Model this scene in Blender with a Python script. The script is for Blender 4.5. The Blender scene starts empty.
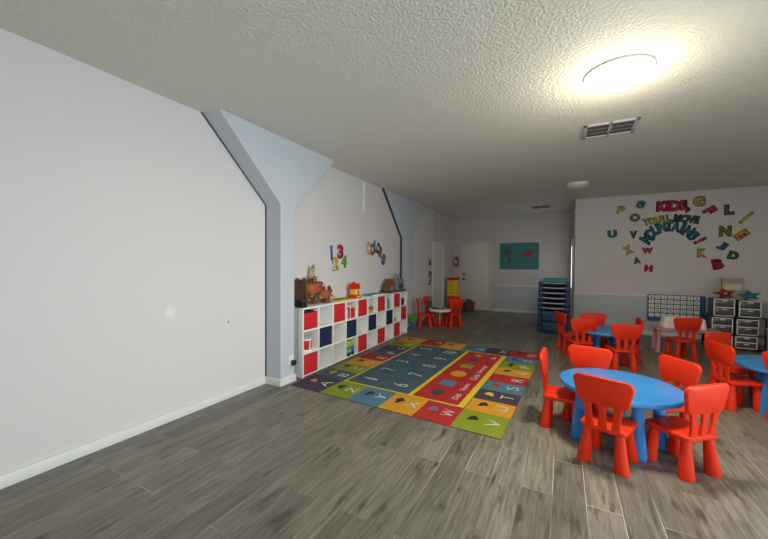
import bpy, bmesh, math, random
from mathutils import Vector, Matrix
random.seed(4)
PI = math.pi
C = bpy.context.scene.collection
SC = bpy.context.scene

# ------------------------------------------------------------------ camera
cam_d = bpy.data.cameras.new('camera'); cam = bpy.data.objects.new('camera', cam_d); C.objects.link(cam)
YAW, PIT, ROLL, FPX = 0.48706, 0.01773, 0.00626, 338.44
fw = Vector((-math.sin(YAW), math.cos(YAW), 0)); rt = Vector((math.cos(YAW), math.sin(YAW), 0)); up = Vector((0, 0, 1))
F2 = fw*math.cos(PIT) - up*math.sin(PIT); U2 = up*math.cos(PIT) + fw*math.sin(PIT)
R3 = rt*math.cos(ROLL) + U2*math.sin(ROLL); U3 = U2*math.cos(ROLL) - rt*math.sin(ROLL)
m = Matrix((R3, U3, -F2)).transposed().to_4x4(); m.translation = Vector((0, 0, 1.5)); cam.matrix_world = m
cam_d.sensor_width = 36; cam_d.lens = FPX/768*36; cam_d.clip_start = 0.05
SC.camera = cam

# ------------------------------------------------------------------ world, light, exposure
SC.view_settings.view_transform = 'Standard'; SC.view_settings.look = 'None'
SC.view_settings.exposure = 0.0; SC.view_settings.gamma = 1.0
w = bpy.data.worlds.new('world'); SC.world = w; w.use_nodes = True
w.node_tree.nodes['Background'].inputs['Color'].default_value = (0.75, 0.85, 1.0, 1)
w.node_tree.nodes['Background'].inputs['Strength'].default_value = 1.0

def area_light(name, loc, rot, sx, sy, power, col, spread=PI):
    d = bpy.data.lights.new(name, 'AREA'); d.shape = 'RECTANGLE'; d.size = sx; d.size_y = sy
    d.energy = power; d.color = col; d.spread = spread
    o = bpy.data.objects.new(name, d); C.objects.link(o); o.location = loc; o.rotation_euler = rot
    return o
# daylight coming in through the big window of the right-hand wall and the one behind the camera
area_light('window_daylight', (4.12, 2.1, 1.25), (0, math.radians(88), 0), 1.3, 2.4, 46, (0.74, 0.89, 1.0), math.radians(84))
area_light('rear_window_daylight', (1.4, -1.52, 1.4), (math.radians(90), 0, 0), 2.6, 1.6, 34, (1.0, 0.96, 0.92))
CEIL_LAMP = 4.5

# ------------------------------------------------------------------ materials
def mat(name, col, rough=0.5, metal=0.0, emit=None, estr=0, var=0.0, vscale=8, bump=0.0, bscale=60, spec=0.5, alpha=1, trans=0, coat=0):
    mt = bpy.data.materials.new(name); mt.use_nodes = True
    nt = mt.node_tree; b = nt.nodes['Principled BSDF']
    b.inputs['Base Color'].default_value = (*col, 1); b.inputs['Roughness'].default_value = rough
    b.inputs['Metallic'].default_value = metal; b.inputs['Specular IOR Level'].default_value = spec
    b.inputs['Transmission Weight'].default_value = trans; b.inputs['Alpha'].default_value = alpha
    b.inputs['Coat Weight'].default_value = coat
    if emit: b.inputs['Emission Color'].default_value = (*emit, 1); b.inputs['Emission Strength'].default_value = estr
    if var or bump:
        tc = nt.nodes.new('ShaderNodeTexCoord')
    if var:
        n = nt.nodes.new('ShaderNodeTexNoise'); n.inputs['Scale'].default_value = vscale; n.inputs['Detail'].default_value = 4
        r = nt.nodes.new('ShaderNodeMix'); r.data_type = 'RGBA'
        r.inputs[6].default_value = (*[c*(1-var) for c in col], 1); r.inputs[7].default_value = (*[min(1, c*(1+var)) for c in col], 1)
        nt.links.new(tc.outputs['Object'], n.inputs['Vector']); nt.links.new(n.outputs['Fac'], r.inputs[0]); nt.links.new(r.outputs[2], b.inputs['Base Color'])
    if bump:
        n2 = nt.nodes.new('ShaderNodeTexNoise'); n2.inputs['Scale'].default_value = bscale; n2.inputs['Detail'].default_value = 3
        bp = nt.nodes.new('ShaderNodeBump'); bp.inputs['Strength'].default_value = bump; bp.inputs['Distance'].default_value = 0.01
        nt.links.new(tc.outputs['Object'], n2.inputs['Vector']); nt.links.new(n2.outputs['Fac'], bp.inputs['Height']); nt.links.new(bp.outputs['Normal'], b.inputs['Normal'])
    return mt

WALL = (0.70, 0.67, 0.665)
M = {}
M['wall'] = mat('wall_paint', WALL, 0.6, var=0.02, vscale=2, bump=0.08, bscale=90)
M['wallfar'] = mat('wall_paint_dimmed', (0.60, 0.56, 0.54), 0.6, var=0.02, vscale=2, bump=0.08, bscale=90)  # pinkish wall paint, darkened so its colour carries the dimness of the far end
M['column'] = mat('column_paint', (0.55, 0.60, 0.65), 0.55, var=0.02, vscale=3, bump=0.05, bscale=90)
M['wains'] = mat('wainscot_paint', (0.50, 0.54, 0.58), 0.5, var=0.03, vscale=3)
M['trim'] = mat('trim_white', (0.78, 0.79, 0.77), 0.4, var=0.03, vscale=6)
M['cream'] = mat('cream_door', (0.74, 0.73, 0.64), 0.45, var=0.02, vscale=3)
M['white'] = mat('white_laminate', (0.86, 0.87, 0.84), 0.4, var=0.02, vscale=5)
M['red'] = mat('red_plastic', (0.70, 0.029, 0.003), 0.46, spec=0.32, var=0.05, vscale=4, bump=0.03, bscale=200)
M['blue'] = mat('blue_plastic', (0.03, 0.24, 0.66), 0.34, var=0.04, vscale=4, bump=0.03, bscale=200)
M['redfab'] = mat('red_fabric', (0.60, 0.012, 0.018), 0.85, var=0.1, vscale=30, bump=0.2, bscale=300)
M['navy'] = mat('navy_fabric', (0.006, 0.015, 0.065), 0.85, var=0.1, vscale=30, bump=0.2, bscale=300)
M['black'] = mat('black_plastic', (0.012, 0.012, 0.014), 0.45, var=0.1)
M['dark'] = mat('dark_grey', (0.05, 0.05, 0.055), 0.5, var=0.1)
M['grey'] = mat('grey_metal', (0.45, 0.46, 0.47), 0.35, 0.6, var=0.04)
M['silver'] = mat('silver_bar', (0.62, 0.64, 0.66), 0.4, 0.1, var=0.04)
M['cotblue'] = mat('cot_blue', (0.006, 0.028, 0.14), 0.45, var=0.08)
M['teal'] = mat('teal_sheet', (0.05, 0.42, 0.34), 0.7, var=0.08)
M['cotmesh'] = mat('cot_mesh', (0.02, 0.10, 0.16), 0.8, var=0.1, vscale=40)
M['pink'] = mat('pink_plastic', (0.66, 0.27, 0.31), 0.45, var=0.05)
M['yellow'] = mat('yellow_plastic', (0.80, 0.58, 0.03), 0.45, var=0.05)
M['green'] = mat('green_plastic', (0.10, 0.35, 0.05), 0.45, var=0.05)
M['lime'] = mat('lime_plastic', (0.45, 0.60, 0.03), 0.45, var=0.05)
M['sky'] = mat('teal_plastic', (0.02, 0.33, 0.42), 0.45, var=0.05)
M['brown'] = mat('brown_wood', (0.16, 0.075, 0.035), 0.6, var=0.25, vscale=14)
M['orange'] = mat('orange_plush', (0.42, 0.11, 0.03), 0.8, var=0.3, vscale=20, bump=0.3, bscale=120)
M['rust'] = mat('rust_plush', (0.25, 0.07, 0.03), 0.8, var=0.3, vscale=20, bump=0.3, bscale=120)
M['tan'] = mat('tan_card', (0.48, 0.38, 0.26), 0.7, var=0.2, vscale=14)
M['clear'] = mat('clear_front', (0.085, 0.085, 0.08), 0.2, var=0.8, vscale=16)
M['greyblue'] = mat('grey_blue_fabric', (0.16, 0.22, 0.28), 0.8, var=0.3, vscale=20)
M['lampglass'] = mat('lamp_glass', (0.95, 0.95, 0.88), 0.3, emit=(1.0, 0.97, 0.80), estr=CEIL_LAMP*1.6)
M['lampoff'] = mat('lamp_glass_off', (0.80, 0.80, 0.74), 0.3)
M['vent'] = mat('vent_metal', (0.55, 0.55, 0.53), 0.45, var=0.03)
M['ventdark'] = mat('duct_dark', (0.13, 0.125, 0.11), 0.7, var=.1)
M['daypane'] = mat('daylit_glass', (0.8, 0.85, 0.9), 0.2, emit=(0.85, 0.93, 1.0), estr=2.2)
# decals
DC = dict(dred=(0.50, 0.02, 0.035), dblue=(0.02, 0.13, 0.24), dyel=(0.52, 0.44, 0.05), dgreen=(0.02, 0.13, 0.05), dolive=(0.20, 0.20, 0.02),
          dslate=(0.07, 0.11, 0.16), dorange=(0.60, 0.30, 0.04), dteal=(0.03, 0.22, 0.30), brightblue=(0.02, 0.13, 0.45), brightyel=(0.72, 0.52, 0.03), purple=(0.09, 0.06, 0.20))
for k, v in DC.items(): M[k] = mat('vinyl_'+k, v, 0.5, var=0.06)
M['crimsonf'] = mat('crimson_felt', (.28,.015,.02), .9); M['tealf'] = mat('teal_felt', (.02,.15,.20), .9)
M['outline'] = mat('vinyl_outline', (0.02, 0.02, 0.03), 0.5)
# mat colours
for k, v in dict(mpurple=(0.055, 0.035, 0.075), mblue=(0.040, 0.090, 0.13), mgreen=(0.20, 0.26, 0.012), morange=(0.56, 0.27, 0.012),
                 mred=(0.36, 0.015, 0.018), myellow=(0.62, 0.50, 0.01), mcream=(0.58, 0.60, 0.58), mlblue=(0.06, 0.17, 0.27)).items():
    M[k] = mat('carpet_'+k, v, 0.9, var=0.14, vscale=60, bump=0.25, bscale=400)

# ceiling: stippled
def ceiling_mat():
    mt = bpy.data.materials.new('stippled_ceiling'); mt.use_nodes = True; nt = mt.node_tree; b = nt.nodes['Principled BSDF']
    b.inputs['Base Color'].default_value = (0.80, 0.80, 0.71, 1); b.inputs['Roughness'].default_value = 0.7
    tc = nt.nodes.new('ShaderNodeTexCoord')
    n = nt.nodes.new('ShaderNodeTexNoise'); n.inputs['Scale'].default_value = 48; n.inputs['Detail'].default_value = 4; n.inputs['Distortion'].default_value = 0.15
    cr = nt.nodes.new('ShaderNodeValToRGB'); cr.color_ramp.elements[0].position = 0.42; cr.color_ramp.elements[1].position = 0.62
    bp = nt.nodes.new('ShaderNodeBump'); bp.inputs['Strength'].default_value = 0.85; bp.inputs['Distance'].default_value = 0.0055
    nt.links.new(tc.outputs['Object'], n.inputs['Vector']); nt.links.new(n.outputs['Fac'], cr.inputs['Fac'])
    nt.links.new(cr.outputs['Color'], bp.inputs['Height']); nt.links.new(bp.outputs['Normal'], b.inputs['Normal'])
    return mt
M['ceiling'] = ceiling_mat()

def floor_mat():
    mt = bpy.data.materials.new('grey_oak_planks'); mt.use_nodes = True; nt = mt.node_tree; b = nt.nodes['Principled BSDF']
    N = nt.nodes.new; L = nt.links.new
    tc = N('ShaderNodeTexCoord'); mp = N('ShaderNodeMapping'); mp.inputs['Rotation'].default_value = (0, 0, PI/2); mp.inputs['Location'].default_value = (0, 0.043, 0)
    L(tc.outputs['Object'], mp.inputs['Vector'])
    br = N('ShaderNodeTexBrick'); br.offset = 0.37; br.offset_frequency = 2
    br.inputs['Scale'].default_value = 1; br.inputs['Brick Width'].default_value = 1.22; br.inputs['Row Height'].default_value = 0.19
    br.inputs['Mortar Size'].default_value = 0.0022; br.inputs['Mortar Smooth'].default_value = 0.2
    br.inputs['Color1'].default_value = (0, 0, 0, 1); br.inputs['Color2'].default_value = (1, 1, 1, 1)
    L(mp.outputs['Vector'], br.inputs['Vector'])
    # grain: stretched along the plank; shifted per plank
    add = N('ShaderNodeVectorMath'); add.operation = 'MULTIPLY_ADD'; add.inputs[1].default_value = (9, 9, 9)
    L(br.outputs['Color'], add.inputs[0]); L(mp.outputs['Vector'], add.inputs[2])
    st = N('ShaderNodeVectorMath'); st.operation = 'MULTIPLY'; st.inputs[1].default_value = (2.2, 26, 1); L(add.outputs[0], st.inputs[0])
    g = N('ShaderNodeTexNoise'); g.inputs['Scale'].default_value = 1.6; g.inputs['Detail'].default_value = 8; g.inputs['Roughness'].default_value = 0.62; g.inputs['Distortion'].default_value = 0.6
    L(st.outputs[0], g.inputs['Vector'])
    st2 = N('ShaderNodeVectorMath'); st2.operation = 'MULTIPLY'; st2.inputs[1].default_value = (1.5, 6.5, 1); L(add.outputs[0], st2.inputs[0])
    g2 = N('ShaderNodeTexNoise'); g2.inputs['Scale'].default_value = 2.1; g2.inputs['Detail'].default_value = 3; L(st2.outputs[0], g2.inputs['Vector'])
    kr = N('ShaderNodeValToRGB'); kr.color_ramp.elements[0].position = 0.59; kr.color_ramp.elements[1].position = 0.70
    L(g2.outputs['Fac'], kr.inputs['Fac'])
    cr = N('ShaderNodeValToRGB'); e = cr.color_ramp.elements
    e[0].position = 0.30; e[0].color = (0.098, 0.092, 0.074, 1); e[1].position = 0.72; e[1].color = (0.25, 0.24, 0.20, 1)
    L(g.outputs['Fac'], cr.inputs['Fac'])
    # plank to plank tone
    tone = N('ShaderNodeMapRange'); tone.inputs['To Min'].default_value = 0.74; tone.inputs['To Max'].default_value = 1.2
    L(br.outputs['Color'], tone.inputs['Value'])
    mul = N('ShaderNodeVectorMath'); mul.operation = 'SCALE'; L(cr.outputs['Color'], mul.inputs[0]); L(tone.outputs['Result'], mul.inputs['Scale'])
    kn = N('ShaderNodeMix'); kn.data_type = 'RGBA'; kn.inputs[7].default_value = (0.045, 0.040, 0.032, 1)
    kf = N('ShaderNodeMath'); kf.operation = 'MULTIPLY'; kf.inputs[1].default_value = 0.75; L(kr.outputs['Color'], kf.inputs[0])
    L(kf.outputs[0], kn.inputs[0]); L(mul.outputs[0], kn.inputs[6])
    mo = N('ShaderNodeMix'); mo.data_type = 'RGBA'; mo.inputs[7].default_value = (0.50, 0.48, 0.42, 1)
    # seams: specular highlights painted as a pale colour along some plank edges
    pn = N('ShaderNodeTexNoise'); pn.inputs['Scale'].default_value = 0.9; L(mp.outputs['Vector'], pn.inputs['Vector'])
    pr = N('ShaderNodeMapRange'); pr.inputs['From Min'].default_value = 0.48; pr.inputs['From Max'].default_value = 0.6; L(pn.outputs['Fac'], pr.inputs['Value'])
    pm = N('ShaderNodeMath'); pm.operation = 'MULTIPLY'; L(pr.outputs['Result'], pm.inputs[0]); L(br.outputs['Fac'], pm.inputs[1])
    L(pm.outputs[0], mo.inputs[0]); L(kn.outputs[2], mo.inputs[6])
    L(mo.outputs[2], b.inputs['Base Color'])
    rr = N('ShaderNodeMapRange'); rr.inputs['To Min'].default_value = 0.34; rr.inputs['To Max'].default_value = 0.52; L(g.outputs['Fac'], rr.inputs['Value'])
    L(rr.outputs['Result'], b.inputs['Roughness'])
    bp = N('ShaderNodeBump'); bp.inputs['Strength'].default_value = 0.3; bp.inputs['Distance'].default_value = 0.003; bp.invert = True
    L(br.outputs['Fac'], bp.inputs['Height']); L(bp.outputs['Normal'], b.inputs['Normal'])
    return mt
M['floor'] = floor_mat()

def scuff_wall():
    # the near stretch of the left wall: paint with a pale patched spot and a small nail mark
    mt = bpy.data.materials.new('wall_paint_patched'); mt.use_nodes = True; nt = mt.node_tree; b = nt.nodes['Principled BSDF']
    N = nt.nodes.new; L = nt.links.new
    b.inputs['Roughness'].default_value = 0.6
    ge = N('ShaderNodeNewGeometry')
    n = N('ShaderNodeTexNoise'); n.inputs['Scale'].default_value = 26; L(ge.outputs['Position'], n.inputs['Vector'])
    off = N('ShaderNodeVectorMath'); off.operation = 'MULTIPLY_ADD'; off.inputs[1].default_value = (0.06, 0.06, 0.06); L(n.outputs['Color'], off.inputs[0]); L(ge.outputs['Position'], off.inputs[2])
    col = None; prev = None
    for (y, z, r, c) in ((1.90, 1.06, 0.045, (0.78, 0.79, 0.75)), (2.52, 0.875, 0.012, (0.16, 0.16, 0.16))):
        d = N('ShaderNodeVectorMath'); d.operation = 'DISTANCE'; d.inputs[1].default_value = (-3.23, y, z); L(off.outputs[0], d.inputs[0])
        mr = N('ShaderNodeMapRange'); mr.inputs['From Min'].default_value = r*1.25; mr.inputs['From Max'].default_value = r*0.8; L(d.outputs['Value'], mr.inputs['Value'])
        mx = N('ShaderNodeMix'); mx.data_type = 'RGBA'; mx.inputs[7].default_value = (*c, 1); L(mr.outputs['Result'], mx.inputs[0])
        if prev: L(prev.outputs[2], mx.inputs[6])
        else: mx.inputs[6].default_value = (*WALL, 1)
        prev = mx
    L(prev.outputs[2], b.inputs['Base Color'])
    return mt
M['wallpatch'] = scuff_wall()

# ------------------------------------------------------------------ mesh helpers
class MB:
    """collects shapes into one bmesh"""
    def __init__(s): s.bm = bmesh.new(); s.mats = []
    def mi(s, m):
        if m is None: return 0
        if m not in s.mats: s.mats.append(m)
        return s.mats.index(m)
    def _fin(s, faces, m):
        i = s.mi(m)
        for f in faces: f.material_index = i
    def box(s, x0, y0, z0, x1, y1, z1, m=None, bev=0.0, seg=2, mtx=None):
        r = bmesh.ops.create_cube(s.bm, size=1)
        vs = r['verts']
        for v in vs: v.co = Vector((x0+(v.co.x+.5)*(x1-x0), y0+(v.co.y+.5)*(y1-y0), z0+(v.co.z+.5)*(z1-z0)))
        fs = list({f for v in vs for f in v.link_faces})
        s._fin(fs, m)
        if bev:
            es = list({e for v in vs for e in v.link_edges})
            rr = bmesh.ops.bevel(s.bm, geom=es, offset=bev, segments=seg, profile=0.5, affect='EDGES')
            s._fin(rr['faces'], m); vs = list({v for f in rr['faces'] for v in f.verts} | {v for v in vs if v.is_valid})
        if mtx is not None:
            for v in vs: v.co = mtx @ v.co
        return vs
    def loft(s, rings, m=None, cap=True, close=True):
        """rings: list of lists of Vectors with equal counts"""
        vr = [[s.bm.verts.new(p) for p in r] for r in rings]; n = len(rings[0]); fs = []
        for a, b in zip(vr, vr[1:]):
            for i in range(n if close else n-1):
                fs.append(s.bm.faces.new((a[i], a[(i+1) % n], b[(i+1) % n], b[i])))
        if cap: fs.append(s.bm.faces.new(vr[0][::-1])); fs.append(s.bm.faces.new(vr[-1]))
        s._fin(fs, m)
        return vr
    def cone(s, p0, p1, r0, r1, m=None, n=20, cap=True):
        p0, p1 = Vector(p0), Vector(p1); d = (p1-p0).normalized()
        a = d.orthogonal().normalized(); b = d.cross(a)
        ring = lambda p, r: [p + a*math.cos(t)*r + b*math.sin(t)*r for t in [2*PI*i/n for i in range(n)]]
        s.loft([ring(p0, r0), ring(p1, r1)], m, cap)
    def lathe(s, prof, m=None, n=28, at=(0, 0, 0), sx=1, sy=1):
        at = Vector(at); rings = [[at+Vector((r*math.cos(2*PI*i/n)*sx, r*math.sin(2*PI*i/n)*sy, z)) for i in range(n)] for r, z in prof]
        s.loft(rings, m)
    def tube(s, pts, r, m=None, n=8):
        pts = [Vector(p) for p in pts]; rings = []
        for i, p in enumerate(pts):
            d = (pts[min(i+1, len(pts)-1)] - pts[max(i-1, 0)]).normalized()
            a = d.cross(Vector((0.13, 0.21, 0.97))).normalized(); b = d.cross(a)
            rings.append([p + a*math.cos(2*PI*k/n)*r + b*math.sin(2*PI*k/n)*r for k in range(n)])
        s.loft(rings, m)
    def prism(s, outline, fn, d0, d1, m=None):
        """outline 2D -> fn(u,v,depth)"""
        s.loft([[fn(u, v, d0) for u, v in outline], [fn(u, v, d1) for u, v in outline]], m)
    def ball(s, c, r, m=None, sc=(1, 1, 1), n=14):
        res = bmesh.ops.create_uvsphere(s.bm, u_segments=n, v_segments=max(6, n*2//3), radius=r)
        for v in res['verts']: v.co = Vector((v.co.x*sc[0]+c[0], v.co.y*sc[1]+c[1], v.co.z*sc[2]+c[2]))
        s._fin(list({f for v in res['verts'] for f in v.link_faces}), m)
    def mesh(s, name, default=None):
        bmesh.ops.recalc_face_normals(s.bm, faces=s.bm.faces)
        me = bpy.data.meshes.new(name); s.bm.to_mesh(me); s.bm.free()
        for mm in (s.mats or [default]): me.materials.append(M[mm] if isinstance(mm, str) else mm)
        return me
    def build(s, name, m=None, parent=None, smooth=35, bev=0):
        me = s.mesh(name, m)
        o = bpy.data.objects.new(name, me); C.objects.link(o)
        if parent is not None: o.parent = parent
        if smooth:
            for p in me.polygons: p.use_smooth = True
            me.set_sharp_from_angle(angle=math.radians(smooth))
        if bev:
            md = o.modifiers.new('bevel', 'BEVEL'); md.width = bev; md.segments = 2; md.limit_method = 'ANGLE'
        return o

def rrect(w, h, r, n=5, wt=None):
    """rounded rectangle outline centred on origin; wt = width at the top"""
    wt = wt or w; pts = []
    for (cx, cy, a0) in ((wt/2-r, h/2-r, 0), (-(wt/2-r), h/2-r, 90), (-(w/2-r), -(h/2-r), 180), (w/2-r, -(h/2-r), 270)):
        for i in range(n+1):
            a = math.radians(a0+90*i/n); pts.append((cx+r*math.cos(a), cy+r*math.sin(a)))
    return pts
def tag(o, label=None, cat=None, group=None, kind=None):
    if label: o['label'] = label
    if cat: o['category'] = cat
    if group: o['group'] = group
    if kind: o['kind'] = kind
    return o
def thing(name, loc, rz=0, label=None, cat=None, group=None):
    o = bpy.data.objects.new(name, None); C.objects.link(o); o.empty_display_size = 0.1
    o.location = loc; o.rotation_euler = (0, 0, rz); return tag(o, label, cat, group)
def place(o, loc, rz=0): o.location = loc; o.rotation_euler = (0, 0, rz); return o
def dup(root, loc, rz, label=None, group=None):
    def cp(o, par):
        c = o.copy(); C.objects.link(c)
        if par is not None: c.parent = par
        for ch in o.children: cp(ch, c)
        return c
    r = cp(root, None); r.location = loc; r.rotation_euler = (0, 0, rz)
    if label: r['label'] = label
    if group: r['group'] = group
    return r
def struct(o): o['kind'] = 'structure'; return o

# text as mesh on any plane.  O origin(centre), R right, U up, N normal
def text_mesh(txt, wdt, hgt, off=0.0, ext=0.0015, shear=0.0):
    cu = bpy.data.curves.new('text', 'FONT'); cu.body = txt; cu.size = 1; cu.extrude = 0; cu.offset = off
    cu.resolution_u = 3; cu.space_character = 0.95; cu.shear = shear
    o = bpy.data.objects.new('text', cu); C.objects.link(o)
    dg = bpy.context.evaluated_depsgraph_get(); dg.update()
    me = bpy.data.meshes.new_from_object(o.evaluated_get(dg))
    C.objects.unlink(o); bpy.data.objects.remove(o); bpy.data.curves.remove(cu)
    bm = bmesh.new(); bm.from_mesh(me); bpy.data.meshes.remove(me)
    xs = [v.co.x for v in bm.verts]; ys = [v.co.y for v in bm.verts]
    cx, cy = (min(xs)+max(xs))/2, (min(ys)+max(ys))/2; sx = wdt/(max(xs)-min(xs)); sy = hgt/(max(ys)-min(ys))
    for v in bm.verts: v.co = Vector(((v.co.x-cx)*sx, (v.co.y-cy)*sy, 0))
    return bm
def text_obj(name, txt, O, R, U, wdt, hgt, m, parent=None, off=0.03, lift=0.0, thick=0.0012, ang=0.0, shear=0.0):
    bm = text_mesh(txt, wdt, hgt, off, shear=shear)
    R, U = Vector(R), Vector(U); N = R.cross(U)
    ca, sa = math.cos(ang), math.sin(ang); R2 = R*ca+U*sa; U2_ = U*ca-R*sa
    bmesh.ops.remove_doubles(bm, verts=bm.verts, dist=1e-6)
    ext = bmesh.ops.extrude_face_region(bm, geom=list(bm.faces))
    for v in [g for g in ext['geom'] if isinstance(g, bmesh.types.BMVert)]: v.co.z += thick
    for v in bm.verts: v.co = Vector(O) + R2*v.co.x + U2_*v.co.y + N*(v.co.z+lift)
    bmesh.ops.recalc_face_normals(bm, faces=bm.faces)
    me = bpy.data.meshes.new(name); bm.to_mesh(me); bm.free(); me.materials.append(M[m])
    o = bpy.data.objects.new(name, me); C.objects.link(o)
    if parent is not None: o.parent = parent
    return o

# ------------------------------------------------------------------ the room
H = 3.018; XL = -3.26; XR = 4.2; YB = -1.6; YF = 11.2; YP = 9.06; XP = 0.235
b = MB(); b.box(XL-.15, YB-.15, -.1, XR+.15, YF+.15, 0); struct(b.build('floor', 'floor'))
b = MB(); b.box(XL-.15, YB-.15, H, XR+.15, YF+.15, H+.1); struct(b.build('ceiling', 'ceiling'))
DY0, DY1, DZ = 9.12, 9.98, 2.04                      # doorway in the left wall
b = MB(); b.box(XL-.15, YB, 0, XL, 3.02, H, 'wallpatch'); b.box(XL-.15, 3.02, 0, XL, DY0, H, 'wall')
b.box(XL-.15, DY1, 0, XL, YF, H, 'wallfar'); b.box(XL-.15, DY0, DZ, XL, DY1, H, 'wallfar'); struct(b.build('wall_left'))
b = MB(); b.box(XL-.15, YF, 0, XP, YF+.15, H); struct(b.build('wall_far', 'wallfar'))
b = MB(); b.box(XP, YP, 0, XR+.15, YF+.15, H); struct(b.build('wall_partition', 'wall'))
# right and rear walls with window openings
b = MB(); X = XR
b.box(X, YB-.15, 0, X+.15, 0.5, H); b.box(X, 3.3, 0, X+.15, YF, H); b.box(X, 0.5, 0, X+.15, 3.3, .55); b.box(X, 0.5, 2.1, X+.15, 3.3, H)
struct(b.build('wall_right', 'wall'))
b = MB(); b.box(XL-.15, YB-.15, 0, 0.05, YB, H); b.box(2.75, YB-.15, 0, XR, YB, H); b.box(0.05, YB-.15, 0, 2.75, YB, .55); b.box(0.05, YB-.15, 2.25, 2.75, YB, H)
struct(b.build('wall_rear', 'wall'))
w1 = struct(thing('window_1', (0, 0, 0)))
b = MB()
for y in (0.5, 1.87, 3.24): b.box(X+.02, y, .55, X+.08, y+.06, 2.1)
b.box(X+.02, .5, .55, X+.08, 3.3, .61); b.box(X+.02, .5, 2.04, X+.08, 3.3, 2.1); b.build('window_frame', 'trim', w1)
b = MB(); b.box(X+.045, .55, .6, X+.055, 3.25, 2.05); b.build('pane', 'daypane', w1)
w2 = struct(thing('window_2', (0, 0, 0)))
b = MB()
for x in (0.05, 1.37, 2.69): b.box(x, YB-.08, .55, x+.06, YB-.02, 2.25)
b.box(.05, YB-.08, .55, 2.75, YB-.02, .61); b.box(.05, YB-.08, 2.19, 2.75, YB-.02, 2.25); b.build('window_frame', 'trim', w2)
b = MB(); b.box(.1, YB-.055, .6, 2.7, YB-.045, 2.2); b.build('pane', 'daypane', w2)

# wainscot: a painted lower band with a thin cap rail
def wains(name, box, cap):
    b = MB(); b.box(*box, 'wains'); b.box(*cap, 'trim'); struct(b.build(name))
RZ = 0.83
wains('trim_1', (XP, YP-.012, .09, XR, YP, RZ), (XP-.0, YP-.02, RZ, XR, YP, RZ+.018))
wains('trim_2', (-1.93, YF-.012, .09, XP-.012, YF, RZ-.01), (-1.93, YF-.022, RZ-.01, XP-.012, YF, RZ+.03))
wains('trim_3', (XP-.012, YP+.0, .09, XP, YF, RZ), (XP-.012, YP, RZ, XP, YF, RZ+.018))
# baseboards
def bb(name, x0, y0, x1, y1):
    b = MB(); b.box(x0, y0, 0, x1, y1, .088, 'trim', bev=.004); struct(b.build(name))
T = .018
bb('baseboard_left', XL, YB, XL+T, 3.02); bb('baseboard_left', XL, 3.262, XL+T, 6.90); bb('baseboard_left', XL, 7.57, XL+T, DY0-.07); bb('baseboard_left', XL, DY1+.07, XL+T, YF)
bb('baseboard_far', XL+T, YF-T, -3.08, YF); bb('baseboard_far', -1.97, YF-T, XP, YF); bb('baseboard_partition', XP-T, YP-T, XR, YP); bb('baseboard_partition', XP-T, YP, XP, YF)
bb('baseboard_right', XR-T, YB, XR, YP); bb('baseboard_rear', XL, YB, XR, YB+T)

# Y-shaped columns against the left wall: narrow post with a haunch that spreads to the ceiling
def column(name, y0, wd, xf, zk, yt0, yt1, m, bbt=T):
    b = MB()
    out = [(y0, 0), (y0+wd, 0), (y0+wd, zk), (yt1, H), (yt0, H), (y0, zk)]
    b.prism(out, lambda u, v, d: Vector((d, u, v)), XL-.01, xf, m)
    root = struct(b.build(name, smooth=0, bev=.006))
    b = MB(); b.box(XL+T, y0-T, 0, xf+T, y0+wd+T, .088, 'trim', bev=.004); struct(b.build('baseboard_column', smooth=0))
    return root
column('trim_4', 3.022, .238, -3.01, 2.205, 2.19, 4.12, 'column')
column('trim_5', 6.93, .62, -3.215, 2.08, 6.05, 8.4, 'column')
# dark strip added as painted shade on the second column's near side
b = MB(); b.prism([(6.918, .09), (6.929, .09), (6.929, 2.08), (6.049, H), (6.03, H), (6.918, 2.085)], lambda u, v, d: Vector((d, u, v)), XL, -3.212, 'dark'); struct(b.build('shade_strip_1', smooth=0))
# dark strip standing in for the shadow where the first column meets the wall
b = MB(); b.prism([(3.012, .09), (3.023, .09), (3.023, 2.205), (2.19, H), (2.172, H), (3.012, 2.205)], lambda u, v, d: Vector((d, u, v)), XL, XL+.012, 'dark'); struct(b.build('shade_strip_2', smooth=0))

# doors
def door_frame(b, ax, a0, a1, zt, pl, out, wd=.07, th=.02):
    # ax 'x': wall faces -Y at y=pl ; ax 'y': wall faces +X at x=pl
    for (p, q, z0, z1) in ((a0-wd, a0, 0, zt+wd), (a1, a1+wd, 0, zt+wd), (a0, a1, zt, zt+wd)):
        if ax == 'x': b.box(p, pl-th, z0, q, pl, z1, bev=.003)
        else: b.box(pl, p, z0, pl+th, q, z1, bev=.003)
d1 = struct(thing('door_1', (0, 0, 0)))
b = MB(); b.box(-2.97, YF-.012, .008, -2.13, YF-.001, 2.15, bev=.002); b.build('door_leaf', 'cream', d1)
b = MB(); door_frame(b, 'x', -2.98, -2.12, 2.16, YF, 0, .055); b.build('door_frame', 'cream', d1)
b = MB(); b.cone((-2.915, YF-.02, 1.0), (-2.915, YF-.075, 1.0), .012, .012, n=12); b.ball((-2.915, YF-.085, 1.0), .032, sc=(1, .8, 1)); b.cone((-2.915, YF-.011, 1.0), (-2.915, YF-.02, 1.0), .034, .034); b.build('door_knob', 'black', d1)
b = MB(); b.cone((-2.915, YF-.011, 1.165), (-2.915, YF-.035, 1.165), .034, .03); b.box(-2.925, YF-.05, 1.15, -2.905, YF-.034, 1.18); b.build('deadbolt', 'black', d1)
b = MB()
for z in (.25, 1.1, 1.95): b.box(-2.13, YF-.03, z, -2.115, YF-.012, z+.09)
b.build('hinge', 'grey', d1)
d2 = struct(thing('door_2', (0, 0, 0)))
b = MB(); b.box(XL-.06, DY0+.005, .008, XL-.02, DY1-.005, DZ-.005); b.build('door_leaf', 'cream', d2)
b = MB(); door_frame(b, 'y', DY0, DY1, DZ, XL, 0, .075, .03); b.build('door_frame', 'trim', d2)
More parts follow.
